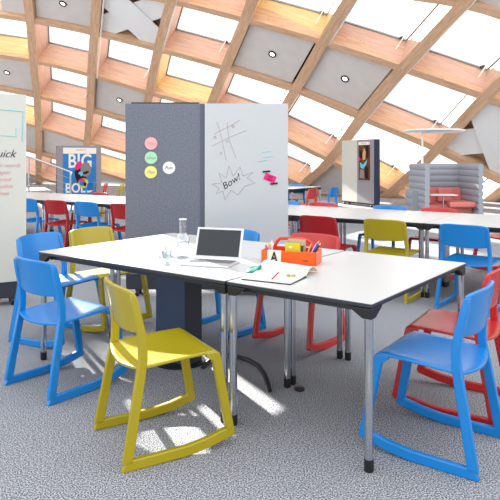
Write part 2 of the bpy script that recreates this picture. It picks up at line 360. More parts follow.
for i in range(-3, 9):
    for j in range(-3, 7):
        ks = [(i, j), (i+1, j), (i+1, j+1), (i, j+1)]
        if not all(k in P for k in ks): continue
        if max(P[k].z for k in ks) < 0.1: continue
        cp = lambda u, v, d: cellpt(i, j, u, v, d)
        if (i, j) in SKY:
            w = empty('window_%d' % wn); wn += 1; tag(w, kind='structure')
            D = 1.05
            iu, iv = 0.062, 0.045
            inn = [(iu, iv), (1-iu, iv), (1-iu, 1-iv), (iu, 1-iv)]
            ou = [(iu+0.02, iv+0.02), (1-iu-0.02, iv+0.02), (1-iu-0.02, 1-iv-0.01), (iu+0.02, 1-iv-0.01)]
            m = MB()
            for k in range(4):
                k2 = (k+1) % 4
                m.quad(cp(*inn[k], 0.1), cp(*inn[k2], 0.1), cp(*ou[k2], D), cp(*ou[k], D))
            m.build('reveal', 'reveal_sun_tint' if (i, j) in SUN_TINTED else 'reveal', w, uv=True, fix=False)
            m = MB(); n = (cp(0.5, 0.5, 1)-cp(0.5, 0.5, 0)).normalized()
            for k in range(4):
                k2 = (k+1) % 4
                m.bar(cp(*ou[k], D), cp(*ou[k2], D), 0.09, 0.06, up=n)
            m.build('window_frame', 'alu', w)
            MB().quad(*[cp(*q, D+0.02) for q in ou]).build('pane', 'glass', w)
            if (i+j) % 2 == 0 or i > 2:
                m = MB(); m.tube([cp(0.84, 0.86, D-0.05), cp(0.84, 0.80, D-0.12), cp(0.82, 0.9, 0.45)], 0.022, 8)
                m.build('opener_rod', 'white', w)
                m = MB(); m.box(cp(0.84, 0.9, D-0.06), (0.12, 0.1, 0.08)); m.build('opener_motor', 'black', w)
        elif (i, j) in SUN_OPENINGS:
            u0, u1, v0, v1 = SUN_OPENINGS[(i, j)]
            m = MB()
            for (a0, a1, b0, b1) in ((0, u0, 0, 1), (u1, 1, 0, 1), (u0, u1, 0, v0), (u0, u1, v1, 1)):
                if a1-a0 > 0.001 and b1-b0 > 0.001: m.quad(cp(a0, b0, 0.2), cp(a1, b0, 0.2), cp(a1, b1, 0.2), cp(a0, b1, 0.2))
            m.build('acoustic_panel', 'panel', ceil)
            w = empty('window_%d' % wn); wn += 1; tag(w, kind='structure')  # unseen window added to let the sun patches in
            MB().quad(cp(u0, v0, 0.22), cp(u1, v0, 0.22), cp(u1, v1, 0.22), cp(u0, v1, 0.22)).build('pane', 'glass', w)
        elif (i, j) in CROSS:
            MB().quad(cp(0.02, 0.02, 0.5), cp(0.98, 0.02, 0.5), cp(0.98, 0.98, 0.5), cp(0.02, 0.98, 0.5)).build('backing_board', 'beam', ceil, uv=True)
            for sgn in (0, 1):
                m = MB(); f = (lambda u, v: cp(u, v, 0.16+0.03*sgn)) if not sgn else (lambda u, v: cp(1-u, v, 0.16+0.03*sgn))
                t = 0.34
                m.poly([f(0.07, 0.05), f(0.07+t*0.7, 0.05), f(0.93, 0.95-t), f(0.93, 0.95), f(0.93-t*0.7, 0.95), f(0.07, 0.05+t)])
                m.build('cross_panel', 'cross', ceil, solid=0.03)
        else:
            MB().quad(cp(0.0, 0.0, 0.42), cp(1, 0.0, 0.42), cp(1, 1, 0.42), cp(0.0, 1, 0.42)).build('panel_backing', 'gap', ceil)
            m = MB().quad(cp(0.075, 0.06, 0.2), cp(0.91, 0.06, 0.2), cp(0.91, 0.94, 0.2), cp(0.075, 0.94, 0.2))
            m.build('acoustic_panel', 'panel', ceil, solid=0.04)
            if (i, j) in LIT:
                c = cp(0.5, 0.5, 0.16); n = (cp(0.5, 0.5, 0)-cp(0.5, 0.5, 1)).normalized()
                q = n.to_track_quat('Z', 'Y').to_matrix()
                L = empty('ceiling_light', c); tag(L, LAMPLABEL[(i, j)], 'ceiling light', 'recessed lights in the grey roof panels')
                L.rotation_euler = q.to_euler()
                MB().lathe([(0.085, 0), (0.085, 0.03), (0.135, 0.035), (0.135, -0.01)], n=24).build('bezel', 'black', L, smooth=True)
                MB().lathe([(0.0, 0.012), (0.088, 0.012)], n=24).build('bulb', 'lampglow', L)
# white service pipes beside three of the arches
for (i, j0, j1, du) in ((1, -1, 3, 0.10), (4, -1, 1, 0.075), (5, -2, 3, 0.075), (2, -1, 2, 0.07)):
    pts = [cellpt(i, j, du, 0.0, 0.04) for j in range(j0, j1)]
    pts = [p for p in pts]
    o = MB().tube(pts, 0.028, 8).build('trim_%d' % tn, 'white', None, smooth=True); tag(o, kind='structure'); tn += 1

# ------------------------------------------------------------ chairs
def make_chair(colour):
    root = empty('tilting_chair')
    hw = lambda z: 0.252-0.036*(z/0.786)
    def side(sg):
        def fn(u, z, t): return (sg*(hw(z)-0.030*t), u, z)
        return fn
    # local +Y is forward, u runs along it; the runner is flat behind and kinks up in front
    for sg in (-1, 1):
        fn = side(sg)
        run = [(0.0, 0.0), (0.16, 0.0), (0.31, 0.002), (0.42, 0.016), (0.545, 0.046), (0.556, 0.062), (0.552, 0.082), (0.50, 0.084), (0.41, 0.062), (0.31, 0.049), (0.16, 0.046), (0.018, 0.046)]
        MB().prism(run, fn, 0, 1).build('runner', colour, root, bevel=0.005, smooth=True)
        rear = [(0.004, 0.03), (0.050, 0.03), (0.112, 0.38), (0.124, 0.46), (0.125, 0.53), (0.116, 0.60), (0.088, 0.72), (0.074, 0.76), (0.046, 0.765), (0.054, 0.71), (0.080, 0.59), (0.086, 0.52), (0.084, 0.46), (0.076, 0.42)]
        MB().prism(rear, fn, 0, 1).build('leg', colour, root, bevel=0.005, smooth=True)
        front = [(0.511, 0.07), (0.553, 0.07), (0.490, 0.42), (0.482, 0.444), (0.465, 0.453), (0.415, 0.453), (0.415, 0.432), (0.446, 0.41)]
        MB().prism(front, fn, 0, 1).build('leg', colour, root, bevel=0.005, smooth=True)
    def seat(a, b):
        v = (b-0.5)*2
        rear = 0.088-0.045*(1-v*v)
        u = rear+(0.480-rear)*a
        z = 0.451-0.034*(1-a)**1.6*(1-0.45*v*v)-0.010*math.sin(PI*a)*(1-v*v)-(0.012 if a > 0.97 else 0)
        return (v*0.224, u, z)
    MB().grid(seat, 18, 14).build('seat', colour, root, smooth=True, solid=0.014, bevel=0.003)
    def back(a, b):
        v = (b-0.5)*2; top = 0.786-0.016*abs(v)**5; bot = 0.575+0.018*abs(v)**3
        z = bot+(top-bot)*a
        un = 0.098-0.045*((z-0.575)/0.211)**1.15 if z > 0.575 else 0.098
        return (v*(hw(z)-0.003), un-0.040*(1-v*v)+0.006, z)
    MB().grid(back, 10, 16).build('backrest', colour, root, smooth=True, solid=0.016, bevel=0.004)
    return root
CH = {}
def chair(colour, x, y, deg, label, group, cat='chair'):
    if not CH:
        CH['proto'] = make_chair('blue'); o = CH['proto']; CH['used'] = False
        if colour != 'blue':
            for c in o.children: c.data.materials.clear(); c.data.materials.append(M[colour])
        CH['col'] = colour
    else:
        o = copy_tree(CH['proto'], swap=None if colour == CH['col'] else M[colour])
    o.location = (x, y, 0.0); o.rotation_euler = (0, 0, math.radians(deg-90)); tag(o, label, cat, group)
    return o
G1 = 'plastic chairs around the front table group'
chair('yellow', -0.676, 2.808, 29, 'mustard yellow plastic chair nearest the camera, in front of the white table', G1)
chair('blue', 1.112, 2.722, 144.5, 'bright blue plastic chair at front right, drawn up to the table corner', G1)
chair('red', 1.385, 3.215, 148, 'red plastic chair behind the front right blue chair, at the frame edge', G1)
chair('blue', -1.305, 3.455, 50, 'blue plastic chair at front left with its seat under the table front edge', G1)
chair('blue', -1.70, 4.70, -28, 'blue plastic chair at the left table end, directly behind the front left blue chair', G1)
chair('yellow', -1.40, 5.12, -38, 'mustard yellow plastic chair at the far left end of the front table group', G1)
chair('blue', -0.06, 5.0, 232, 'blue plastic chair behind the open laptop, on the far side of the table', G1)
chair('red', 0.545, 4.70, 233, 'orange-red plastic chair behind the orange desk organiser, on the far table side', G1)
G2 = 'plastic chairs along the middle table row'
chair('crimson', 0.66, 6.14, 52, 'dark red plastic chair behind the orange-red one, facing the middle table row', G2)
chair('yellow', 1.275, 5.78, 53, 'mustard yellow plastic chair facing the middle table row at right', G2)
chair('blue', 1.88, 5.31, 51, 'bright blue plastic chair facing the middle table row, right of the yellow one', G2)
chair('blue', -3.42, 9.0, 55, 'blue plastic chair half hidden behind the left whiteboard, facing the middle row', G2)
chair('crimson', -2.85, 8.57, 60, 'red plastic chair facing the middle row, just right of the left whiteboard', G2)
chair('blue', -2.32, 8.26, 57, 'blue plastic chair facing the middle row under the blue poster', G2)
chair('crimson', -1.73, 7.88, 57, 'red plastic chair facing the middle row, cut off by the grey felt board', G2)
def rowpt(a, b): return (2.304+0.824*a+0.566*b, 5.50-0.566*a+0.824*b)
x, y = rowpt(-1.60, 1.44); chair('blue', x, y, 234, 'blue plastic chair across the middle row, before the partition with a picture', G2)
x, y = rowpt(-0.98, 1.44); chair('red', x, y, 236, 'red plastic chair across the middle row, before the grey booth', G2)
x, y = rowpt(-2.54, 1.44); chair('red', x, y, 234, 'orange-red plastic chair across the middle row, left of the partition with a picture', G2)
x, y = rowpt(-3.12, 1.44); chair('blue', x, y, 234, 'blue plastic chair top beyond the middle row, beside the large whiteboard edge', G2)
chair('red', 3.30, 7.25, 200, 'red plastic chair seat at the right frame edge beyond the middle table row', G2)
chair('crimson', -2.64, 10.66, 236, 'red plastic chair beyond the left half of the middle table row', G2)
G3 = 'plastic chairs at the back of the hall'
chair('red', 1.33, 12.0, 150, 'small orange-red chair at the end of the far table row', G3)
chair('blue', 1.86, 12.75, 150, 'small blue chair standing right of the far table row end', G3)
chair('blue', 1.15, 14.25, 236, 'small blue chair showing its top behind the far table row', G3)
chair('blue', -4.05, 15.5, 165, 'small blue chair in front of the blue poster board', G3)
chair('red', -3.52, 14.85, 200, 'small red chair between the blue poster and the grey felt board', G3)
chair('yellow', -3.0, 14.3, 200, 'small mustard yellow chair beside the left edge of the grey felt board', G3)

# ------------------------------------------------------------ tables
def make_table(Lx, Ly):
    root = empty('meeting_table')       # local origin at the near-left corner, x along the length
    MB().box((Lx/2, Ly/2, 0.731), (Lx-0.006, Ly-0.006, 0.018)).build('tabletop', 'laminate', root, bevel=0.002)
    MB().box((Lx/2, Ly/2, 0.7275), (Lx, Ly, 0.017)).build('edge_band', 'darkedge', root, bevel=0.003)
    m = MB()
    for yy in (0.075, Ly-0.075): m.box((Lx/2, yy, 0.701), (Lx-0.10, 0.03, 0.036))
    for xx in (0.075, Lx-0.075): m.box((xx, Ly/2, 0.701), (0.03, Ly-0.10, 0.036))
    m.build('frame_rail', 'darkedge', root, bevel=0.003)
    for xx in (0.024, Lx-0.024):
        for yy in (0.026, Ly-0.026):
            lg = MB().tube([(xx, yy, 0.05), (xx, yy, 0.70)], 0.0195, 20).build('leg', 'chrome', root, smooth=True)
            MB().lathe([(0, 0), (0.019, 0), (0.0215, 0.006), (0.0215, 0.055), (0.0, 0.055)], (xx, yy, 0), 20).build('rubber_foot', 'black', lg, smooth=True)
            sx = 1 if xx < Lx/2 else -1; sy = 1 if yy < Ly/2 else -1
            cor = [(xx-0.022*sx, yy-0.024*sy), (xx+0.10*sx, yy-0.024*sy), (xx+0.03*sx, yy+0.03*sy), (xx-0.022*sx, yy+0.10*sy)]
            low = [(xx-0.021*sx, yy-0.022*sy), (xx+0.024*sx, yy-0.022*sy), (xx+0.022*sx, yy+0.022*sy), (xx-0.021*sx, yy+0.024*sy)]
            MB().hexa([(a, b, 0.668) for a, b in low]+[(a, b, 0.716) for a, b in cor]).build('corner_bracket', 'black', root, bevel=0.004)
    return root
TN = (0.527, 2.579); TA = math.radians(-37.1)
def tp(a, b): return (TN[0]+math.cos(TA)*a-math.sin(TA)*b, TN[1]+math.sin(TA)*a+math.cos(TA)*b)
LT, DT = 1.652, 0.645
g = 'white tables pushed together in the front group'
t = make_table(LT-0.006, DT); x, y = tp(-2.47, 0); t.location = (x, y, 0); t.rotation_euler[2] = TA
tag(t, 'long white table with chrome legs at front left, carrying the laptop', 'table', g)
t2 = copy_tree(t); x, y = tp(-2.47, DT+0.006); t2.location = (x, y, 0); tag(t2, 'long white table behind the laptop table, with the clear glass carafe near its edge', 'table', g)
t3 = make_table(2*DT+0.006, 0.812); x, y = tp(0, 0); t3.location = (x, y, 0); t3.rotation_euler[2] = TA+PI/2
tag(t3, 'white table set crosswise at the right end of the front group, nearest corner bracketed black', 'table', g)
RA = math.atan2(-0.566, 0.824)
proto = make_table(1.494, 0.66); first = True
rl = ['rightmost', 'second from right', 'third from right', 'fourth from right', 'fifth from right', 'sixth from right', 'seventh from right', 'leftmost']
for k in range(-7, 2):
    for r in (0, 1):
        a0 = -0.71+1.5*k; x, y = rowpt(a0, 0.666*r)
        if k > -5 and k < -2 and False: continue
        o = proto if first else copy_tree(proto); first = False
        o.location = (x, y, 0); o.rotation_euler[2] = RA
        side = ('near', 'far')[r]
        if k == 1: lab = 'white table of the middle row at the right frame edge, %s side' % side
        elif k == 0: lab = 'white table of the middle row behind the bright blue chair, %s side' % side
        elif k == -1: lab = 'white table of the middle row behind the dark red chair, %s side' % side
        elif k == -2: lab = 'white table of the middle row beside the large whiteboard edge, %s side' % side
        elif k == -3: lab = 'white table of the middle row hidden behind the large partition, %s side' % side
        elif k == -4: lab = 'white table of the middle row left of the grey felt board, %s side' % side
        elif k == -5: lab = 'white table of the middle row under the blue poster, %s side' % side
        elif k == -6: lab = 'white table of the middle row beside the left whiteboard, %s side' % side
        else: lab = 'white table of the middle row behind the left whiteboard, %s side' % side
        tag(o, lab, 'table', 'white tables of the middle row')
for k in range(3):
    for r in (0, 1):
        a0 = -1.5*(k+1); ex, ey = 0.92, 12.86
        x = ex+0.824*a0+0.566*0.666*r; y = ey-0.566*a0+0.824*0.666*r
        o = copy_tree(proto); o.location = (x, y, 0); o.rotation_euler[2] = RA
        tag(o, 'white table of the far row, %s, %s side' % (['at its right end', 'behind the large whiteboard', 'last one hidden by the felt board'][k], ('near', 'far')[r]), 'table', 'white tables of the far row')

# ------------------------------------------------------------ rolling partitions
def make_board(name, W, Hh, T, kind, loc, rz, label):
    """local: x to the right along the face, -y towards the viewer, origin at the left end on the floor"""
    root = empty(name, loc, rz); tag(root, label, 'partition')
    z0 = 0.11 if kind in ('picture', 'poster') else 0.22
    if kind == 'split':        # left part felt, right part whiteboard
        w1 = W*0.485
        MB().box((w1/2, 0, (z0+Hh)/2), (w1, T, Hh-z0)).build('felt_panel', 'felt', root, bevel=0.006)
        MB().box((w1+(W-w1)/2+0.002, 0, (z0+Hh)/2), (W-w1-0.004, T+0.012, Hh-z0)).build('whiteboard_panel', 'board', root, bevel=0.004)
        MB().box((w1-0.02, -T/2-0.002, (z0+Hh)/2), (0.035, 0.006, Hh-z0-0.01)).build('seam_strip', 'seam', root)
        MB().box((w1*0.5, 0, Hh+0.007), (w1*0.86, T*0.8, 0.014)).build('top_rail', 'black', root)
    elif kind == 'white':
        MB().box((W/2, 0, (z0+Hh)/2), (W, T, Hh-z0)).build('whiteboard_panel', 'board_warm', root, bevel=0.004)
    elif kind == 'picture':
        w1 = W*0.5
        MB().box((w1/2, 0, (z0+Hh)/2), (w1, T, Hh-z0)).build('whiteboard_panel', 'board_warm', root, bevel=0.004)
        MB().box((w1+(W-w1)/2+0.002, 0, (z0+Hh)/2), (W-w1-0.004, T, Hh-z0)).build('felt_panel', 'felt_light', root, bevel=0.006)
        MB().box((W+0.006, 0.01, (z0+Hh)/2), (0.012, T-0.03, Hh-z0-0.01)).build('side_panel', 'felt_dark', root)
    elif kind == 'poster':
        MB().box((W/2, 0, (z0+Hh)/2), (W, T, Hh-z0)).build('felt_panel', 'felt_light', root, bevel=0.006)
        MB().box((-0.006, 0.01, (z0+Hh)/2), (0.012, T-0.03, Hh-z0-0.01)).build('side_panel', 'black', root)
    MB().box((W/2, 0, (z0+0.068)/2), (W-0.01, T-0.02, z0-0.068)).build('plinth', 'slate', root, bevel=0.004)
    for cx in (0.12, W-0.12):
        for cy in (-T/2+0.02, T/2-0.02):
            m = MB().tube([(cx-0.014, cy, 0.035), (cx+0.014, cy, 0.035)], 0.035, 14); m.box((cx, cy, 0.062), (0.04, 0.03, 0.02))
            m.build('castor', 'black', root, smooth=True)
    return root
def stroke(pts, r, m, parent, name='marker_line', y=-0.003):
    return MB().tube([(px, y, pz) for px, pz in pts], r, 5).build(name, m, parent)
# big board: front face at Y 5.95
FB = (-1.245, 6.055, 0); FW = 1.625; s0 = 597/5.95
def fb(px, py): return ((px-250)/s0-FB[0], H-(py-160)/s0)
bd = make_board('rolling_partition', FW, 1.925, 0.20, 'split', FB, 0.0, 'large rolling partition, left half grey felt and right half whiteboard with scribbles')
FY = -0.107
# noughts-and-crosses grid
for pts in (((217, 122), (222, 140), (226, 160)), ((227, 122), (229, 140), (236, 158)), ((212, 146), (228, 138), (247, 130)), ((214, 134), (230, 126), (240, 120))):
    stroke([fb(*p) for p in pts], 0.0022, 'ink_faint', bd, y=FY)
for q, c in (((215, 137, 'o'), 'ink_brown'), ((221, 153, 'x'), 'ink_faint'), ((233, 126, 'o'), 'ink_brown'), ((227, 141, 'x'), 'ink_faint')):
    x, z = fb(q[0], q[1]); text(q[2], 0.06, c, bd, (x, FY, z), name='scribble')
star = [(212, 184), (222, 183), (219, 173), (226, 178), (229, 166), (233, 176), (240, 167), (243, 176), (253, 172), (247, 178), (255, 183), (245, 186), (238, 195), (231, 190), (225, 200), (223, 191), (216, 194), (219, 188), (212, 184)]
stroke([fb(*p) for p in star], 0.0022, 'ink_brown', bd, y=FY)
x, z = fb(231, 182); text('Bow!', 0.095, 'ink_black', bd, (x, FY, z), rot=(PI/2, math.radians(-33), 0), shear=0.3)
for k, (px, py) in enumerate(((266, 152), (268, 157), (262, 161))):
    stroke([fb(px-5, py+1), fb(px, py), fb(px+5, py-1)], 0.003, 'ink_teal', bd, y=FY)
x, z = fb(270, 178); m = MB(); m.box((0, 0, 0), (0.115, 0.004, 0.07)); o = m.build('magenta_card', 'magenta', bd); o.location = (x, FY-0.002, z); o.rotation_euler = (0, math.radians(22), 0); o['label'] = 'magenta card held on the whiteboard'
text('one\nidea', 0.028, 'ink_black', bd, (x, FY-0.006, z), rot=(PI/2, math.radians(22), 0))
for (px, py, ry) in ((266.5, 171.5, -6), (274, 183.5, -6)):
    x, z = fb(px, py); o = MB().box((0, 0, 0), (0.075, 0.012, 0.016)).build('magnet_strip', 'black', bd, bevel=0.002); o.location = (x, FY-0.008, z); o.rotation_euler = (0, math.radians(ry), 0)
for (px, py, c, wd, lab) in ((151, 143.4, 'pad_pink', 'Team', 'round pink note pinned on the grey felt, uppermost of three'), (151, 157.8, 'pad_green', 'Ideas', 'round mint green note pinned on the grey felt'),
                        (150.8, 172.2, 'pad_yellow', 'Plan', 'round pale yellow note pinned on the grey felt'), (169, 167.8, 'pad_white', 'Fun.', 'round white note with black writing pinned on the grey felt')):
    x, z = fb(px, py); e = empty('round_note', (FB[0]+x, FB[1]-0.1, z)); tag(e, lab, 'note', 'round notes on the grey felt board')
    MB().tube([(0, -0.008, 0), (0, -0.0005, 0)], 0.062, 28).build('disc', c, e, smooth=True)
    text(wd, 0.045 if c != 'pad_white' else 0.05, 'ink_black' if c == 'pad_white' else ('ink_red' if c == 'pad_pink' else 'ink_faint'), e, (0, -0.009, 0), shear=0.3)
# left whiteboard
la = math.radians(29); LW = 1.7
lb = make_board('rolling_whiteboard', LW, 1.98, 0.20, 'white', (-2.17-math.cos(la)*LW-0.0, 5.66-math.sin(la)*LW+0.09, 0), la, 'tall rolling whiteboard at the left frame edge with handwriting')
def lbp(px, py):          # point of the face seen near the right end
    k = (px-250)/597.0; x0, y0 = -2.12, 5.66
    t = (x0-k*y0)/(math.cos(la)-k*math.sin(la)); Y = y0-t*math.sin(la)
    return (LW-t, H-(py-160)/597.0*Y)
LY = -0.102
stroke([lbp(-30, 107), lbp(23, 111.5), lbp(22, 142)], 0.005, 'ink_teal', lb, y=LY)
stroke([lbp(-8, 135), lbp(8, 136), lbp(16, 137), lbp(16, 128)], 0.003, 'ink_teal', lb, y=LY)
x, z = lbp(2, 154); text('Quick', 0.10, 'ink_black', lb, (x-0.01, LY, z), shear=0.4)
stroke([lbp(-18, 158.5), lbp(-4, 156.5), lbp(12, 156.5)], 0.003, 'ink_faint', lb, y=LY)
for k, wd in enumerate(('colour words', 'paper', 'layout', 'rhythm', 'lines')):
    x, z = lbp(3+(k == 0)*0, 165.5+k*7); text(wd, 0.055, 'ink_red', lb, (x, LY, z), shear=0.4)
# picture partition
pa = math.atan2(16.95-18.5, 3.52-2.85); pw = 1.66
pb = make_board('rolling_partition', pw, 1.96, 0.22, 'picture', (2.85+0.10, 18.5+0.04, 0), pa, 'tall partition with a hanging picture and dark blue side, left of the grey booth')
po = empty('picture', (0, 0, 0)); po.location = pb.location; po.rotation_euler = pb.rotation_euler; tag(po, 'tall narrow picture with a white header hanging on the grey partition', 'picture')
MB().box((1.22, -0.124, 1.29), (0.54, 0.024, 1.02)).build('sheet', 'art_brown', po)
MB().box((1.22, -0.124, 1.845), (0.54, 0.024, 0.09)).build('header', 'poster_white', po)
def shp(pts, m): MB().poly([(a, -0.142, b) for a, b in pts]).build('painted_shape', m, po)
shp([(1.00, 1.60), (1.14, 1.64), (1.16, 1.44), (1.04, 1.40)], 'art_dark'); shp([(1.32, 1.78), (1.46, 1.78), (1.46, 1.40), (1.36, 1.46)], 'art_dark')
shp([(0.93, 1.42), (1.02, 1.46), (1.06, 1.38), (0.99, 1.32)], 'magenta'); shp([(1.16, 1.52), (1.24, 1.72), (1.33, 1.60), (1.30, 1.38), (1.18, 1.36)], 'art_tan')
shp([(1.02, 1.30), (1.20, 1.22), (1.40, 1.38), (1.36, 1.24), (1.20, 1.10), (1.06, 1.14)], 'art_cyan'); shp([(1.00, 0.84), (1.26, 0.82), (1.24, 1.06), (1.06, 1.10)], 'art_grey')
shp([(1.28, 0.84), (1.44, 0.82), (1.44, 1.14), (1.30, 1.16)], 'art_dark')
text('HALLWAY', 0.06, 'ink_faint', po, (1.22, -0.138, 1.845))
# poster partition
qa = math.radians(24)
qb = make_board('rolling_partition', 1.56, 1.88, 0.3, 'poster', (-6.98, 21.55, 0), qa, 'grey partition carrying a large blue poster, far left')
pt = empty('poster'); pt.location = qb.location; pt.rotation_euler = qb.rotation_euler; tag(pt, 'large blue poster reading BIG BOLD with a colourful collage head', 'poster')
PY = -0.152
MB().box((0.79, PY-0.004, 0.97), (1.17, 0.008, 1.72)).build('sheet', 'poster_blue', pt)
MB().box((0.79, PY-0.010, 1.70), (1.17, 0.010, 0.22)).build('header', 'poster_white', pt)
text('BIG', 0.70, 'poster_white', pt, (0.80, PY-0.011, 1.30), bold=0.014, sx=0.80, name='lettering')
text('BOLD', 0.48, 'poster_white', pt, (0.78, PY-0.011, 0.33), bold=0.010, sx=0.80, name='lettering')
text('AGENCY', 0.09, 'ink_faint', pt, (0.84, PY-0.017, 1.72), name='lettering')
def blob(cx, cz, rx, rz, m, dy, rot=0.0):
    pts = []
    for k in range(22):
        t = 2*PI*k/22; a, b = rx*math.cos(t), rz*math.sin(t)
        pts.append((cx+a*math.cos(rot)-b*math.sin(rot), PY-dy, cz+a*math.sin(rot)+b*math.cos(rot)))
    MB().poly(pts).build('collage_shape', m, pt)
blob(0.82, 0.80, 0.20, 0.34, 'art_dark', 0.014, 0.2); blob(1.00, 1.02, 0.19, 0.27, 'art_grey', 0.017); blob(0.74, 1.16, 0.10, 0.18, 'magenta', 0.020, -0.5)
blob(0.92, 0.52, 0.18, 0.18, 'lime', 0.018, 0.2); blob(0.87, 0.54, 0.10, 0.12, 'poster_blue', 0.021); blob(0.86, 0.64, 0.12, 0.05, 'magenta', 0.023); blob(0.82, 0.86, 0.08, 0.09, 'art_cyan', 0.020); blob(0.75, 0.74, 0.07, 0.11, 'art_dark', 0.023); blob(0.97, 0.48, 0.05, 0.08, 'art_dark', 0.022)
blob(1.00, 0.90, 0.12, 0.05, 'art_dark', 0.0195, 0.3)

# ------------------------------------------------------------ navy column under the table, cable, floor box
x, y = tp(-1.55, 0.48)
c = empty('floor_column', (x, y, 0), TA); tag(c, 'square navy blue cable column under the laptop table', 'column')
MB().box((-0.1375, 0.08, 0.345), (0.275, 0.16, 0.67)).build('body', 'slate', c, bevel=0.004)
MB().box((-0.1375, -0.003, 0.35), (0.265, 0.006, 0.65)).build('front_panel', 'navy', c)
c.children[-1]['label'] = 'lighter navy front panel'
MB().lathe([(0.0, 0), (0.17, 0), (0.17, 0.008), (0.14, 0.014), (0.0, 0.014)], (-0.13, 0.08, 0), 32).build('base_plate', 'black', c, smooth=True)
def fz(px, py): s = (py-160)/H; return ((px-250)/s, 597/s)
pts = []
for (px, py, z) in ((203, 367, 0.012), (210, 360, 0.012), (218, 356, 0.03), (227, 355, 0.05), (238, 357, 0.06), (250, 361, 0.06), (259, 367, 0.06), (265, 376, 0.045), (268, 384, 0.03), (270, 391, 0.014)):
    x, y = fz(px, py+z*150); pts.append((x, y, z))
o = MB().tube(pts, [0.012]*3+[0.014, 0.015, 0.016, 0.016, 0.017, 0.016, 0.012], 10).build('cable_hose', 'black', None, smooth=True)
tag(o, 'thick black cable looping over the carpet beneath the tables', 'cable')
x, y = fz(299.5, 390)
e = empty('floor_outlet', (x, y, 0)); tag(e, 'small round black floor outlet in the carpet under the table', 'outlet')
MB().lathe([(0, 0.001), (0.030, 0.001), (0.033, 0.006), (0.033, 0.010), (0.0, 0.012)], n=24).build('cover', 'black', e, smooth=True)
MB().box((0, 0, 0.0135), (0.03, 0.012, 0.004)).build('latch', 'slate', e)

# ------------------------------------------------------------ things on the front tables
ZT = 0.7402
e = empty('laptop', (-0.205, 3.675, ZT), math.radians(-18)); tag(e, 'open silver laptop with a dark screen on the white table', 'laptop')
MB().box((0, -0.108, 0.006), (0.308, 0.215, 0.011)).build('base', 'silver', e, bevel=0.003)
MB().box((0, -0.072, 0.0122), (0.270, 0.100, 0.0015)).build('keyboard', 'keys', e)
MB().box((0, -0.170, 0.0122), (0.10, 0.065, 0.0012)).build('trackpad', 'silver', e, bevel=0.0005)
lr = Matrix.Rotation(math.radians(-20), 3, 'X')
MB().box(Vector((0, 0.004, 0.012))+lr@Vector((0, 0, 0.098)), (0.308, 0.007, 0.196), mtx=lr).build('lid', 'silver', e, bevel=0.003)
MB().box(Vector((0, 0.004, 0.012))+lr@Vector((0, -0.0045, 0.100)), (0.278, 0.002, 0.166), mtx=lr).build('screen', 'screen', e)
e = empty('carafe', (-0.428, 3.80, ZT)); tag(e, 'clear glass water carafe with a narrow neck left of the laptop', 'carafe')
MB().lathe([(0.0, 0.003), (0.040, 0.003), (0.043, 0.01), (0.043, 0.125), (0.038, 0.142), (0.024, 0.155), (0.023, 0.165), (0.023, 0.245)], n=32).build('body', 'clear', e, smooth=True)
MB().lathe([(0.0, 0.006), (0.038, 0.006), (0.039, 0.10), (0.0, 0.10)], n=32).build('water', 'water', e, smooth=True)
MB().lathe([(0.0225, 0.243), (0.0245, 0.243), (0.0245, 0.248), (0.0225, 0.248), (0.0225, 0.243)], n=32).build('rim', 'white', e, smooth=True)
for k, (px, py, lab) in enumerate(((161.5, 258, 'small clear tumbler, leftmost on the table'), (166.5, 265, 'small clear tumbler standing nearest the front table edge'), (169.5, 257, 'small clear tumbler beside the carafe'))):
    s = (py-160)/(H-0.74); e = empty('tumbler', ((px-250)/s, 597/s, ZT)); tag(e, lab, 'glass', 'tumblers beside the carafe')
    MB().lathe([(0.0, 0.004), (0.027, 0.003), (0.029, 0.01), (0.032, 0.082), (0.030, 0.082), (0.027, 0.012), (0.0, 0.012)], n=24).build('bowl', 'clear', e, smooth=True)
# organiser
oa = math.radians(-18); e = empty('desk_organiser', (0.068, 3.60, ZT), oa); tag(e, 'orange plastic desk organiser with a tall middle handle', 'organiser')
W_, D_, H_ = 0.335, 0.17, 0.080
m = MB(); t_ = 0.006
m.box((W_/2, t_/2, H_/2), (W_, t_, H_)); m.box((W_/2, D_-t_/2, H_/2), (W_, t_, H_)); m.box((t_/2, D_/2, H_/2), (t_, D_, H_)); m.box((W_-t_/2, D_/2, H_/2), (t_, D_, H_)); m.box((W_/2, D_/2, t_/2), (W_, D_, t_))
m.build('tray', 'orange', e, bevel=0.002)
hp = [(0.05, 0.01), (W_-0.03, 0.01), (W_-0.03, 0.10), (W_-0.045, 0.138), (W_-0.07, 0.146), (0.105, 0.146), (0.08, 0.136), (0.065, 0.09)]
hi = []
MB().prism([(0.05, 0.01), (W_-0.03, 0.01), (W_-0.03, 0.095), (0.06, 0.095)], lambda u, z, t: (u, D_/2-0.004+t*0.008, z), 0, 1).build('divider', 'orange_dark', e)
MB().tube([(0.060, D_/2, 0.09), (0.075, D_/2, 0.125), (0.095, D_/2, 0.143), (W_/2, D_/2, 0.146), (W_-0.085, D_/2, 0.143), (W_-0.05, D_/2, 0.125), (W_-0.035, D_/2, 0.09)], 0.010, 10).build('handle', 'orange_dark', e, smooth=True)
OM = Matrix.Translation(e.location)@Matrix.Rotation(oa, 4, 'Z')
def on(p): return OM@Vector(p)
text('tools', 0.014, 'slate', e, (0.272, -0.001, 0.028))
c = empty('letter_card', on((0.040, -0.012, 0)), oa); tag(c, 'white card with a bold black letter A leaning on the orange organiser', 'card')
tl = Matrix.Rotation(math.radians(-5), 3, 'X')
MB().box(tl@Vector((0.043, 0, 0.042)), (0.086, 0.003, 0.084), mtx=tl).build('card', 'paper', c)
text('A', 0.085, 'ink_black', c, (0.043, 0.0005, 0.040), rot=(math.radians(85), 0, 0), bold=0.002, sx=0.72, name='letter')
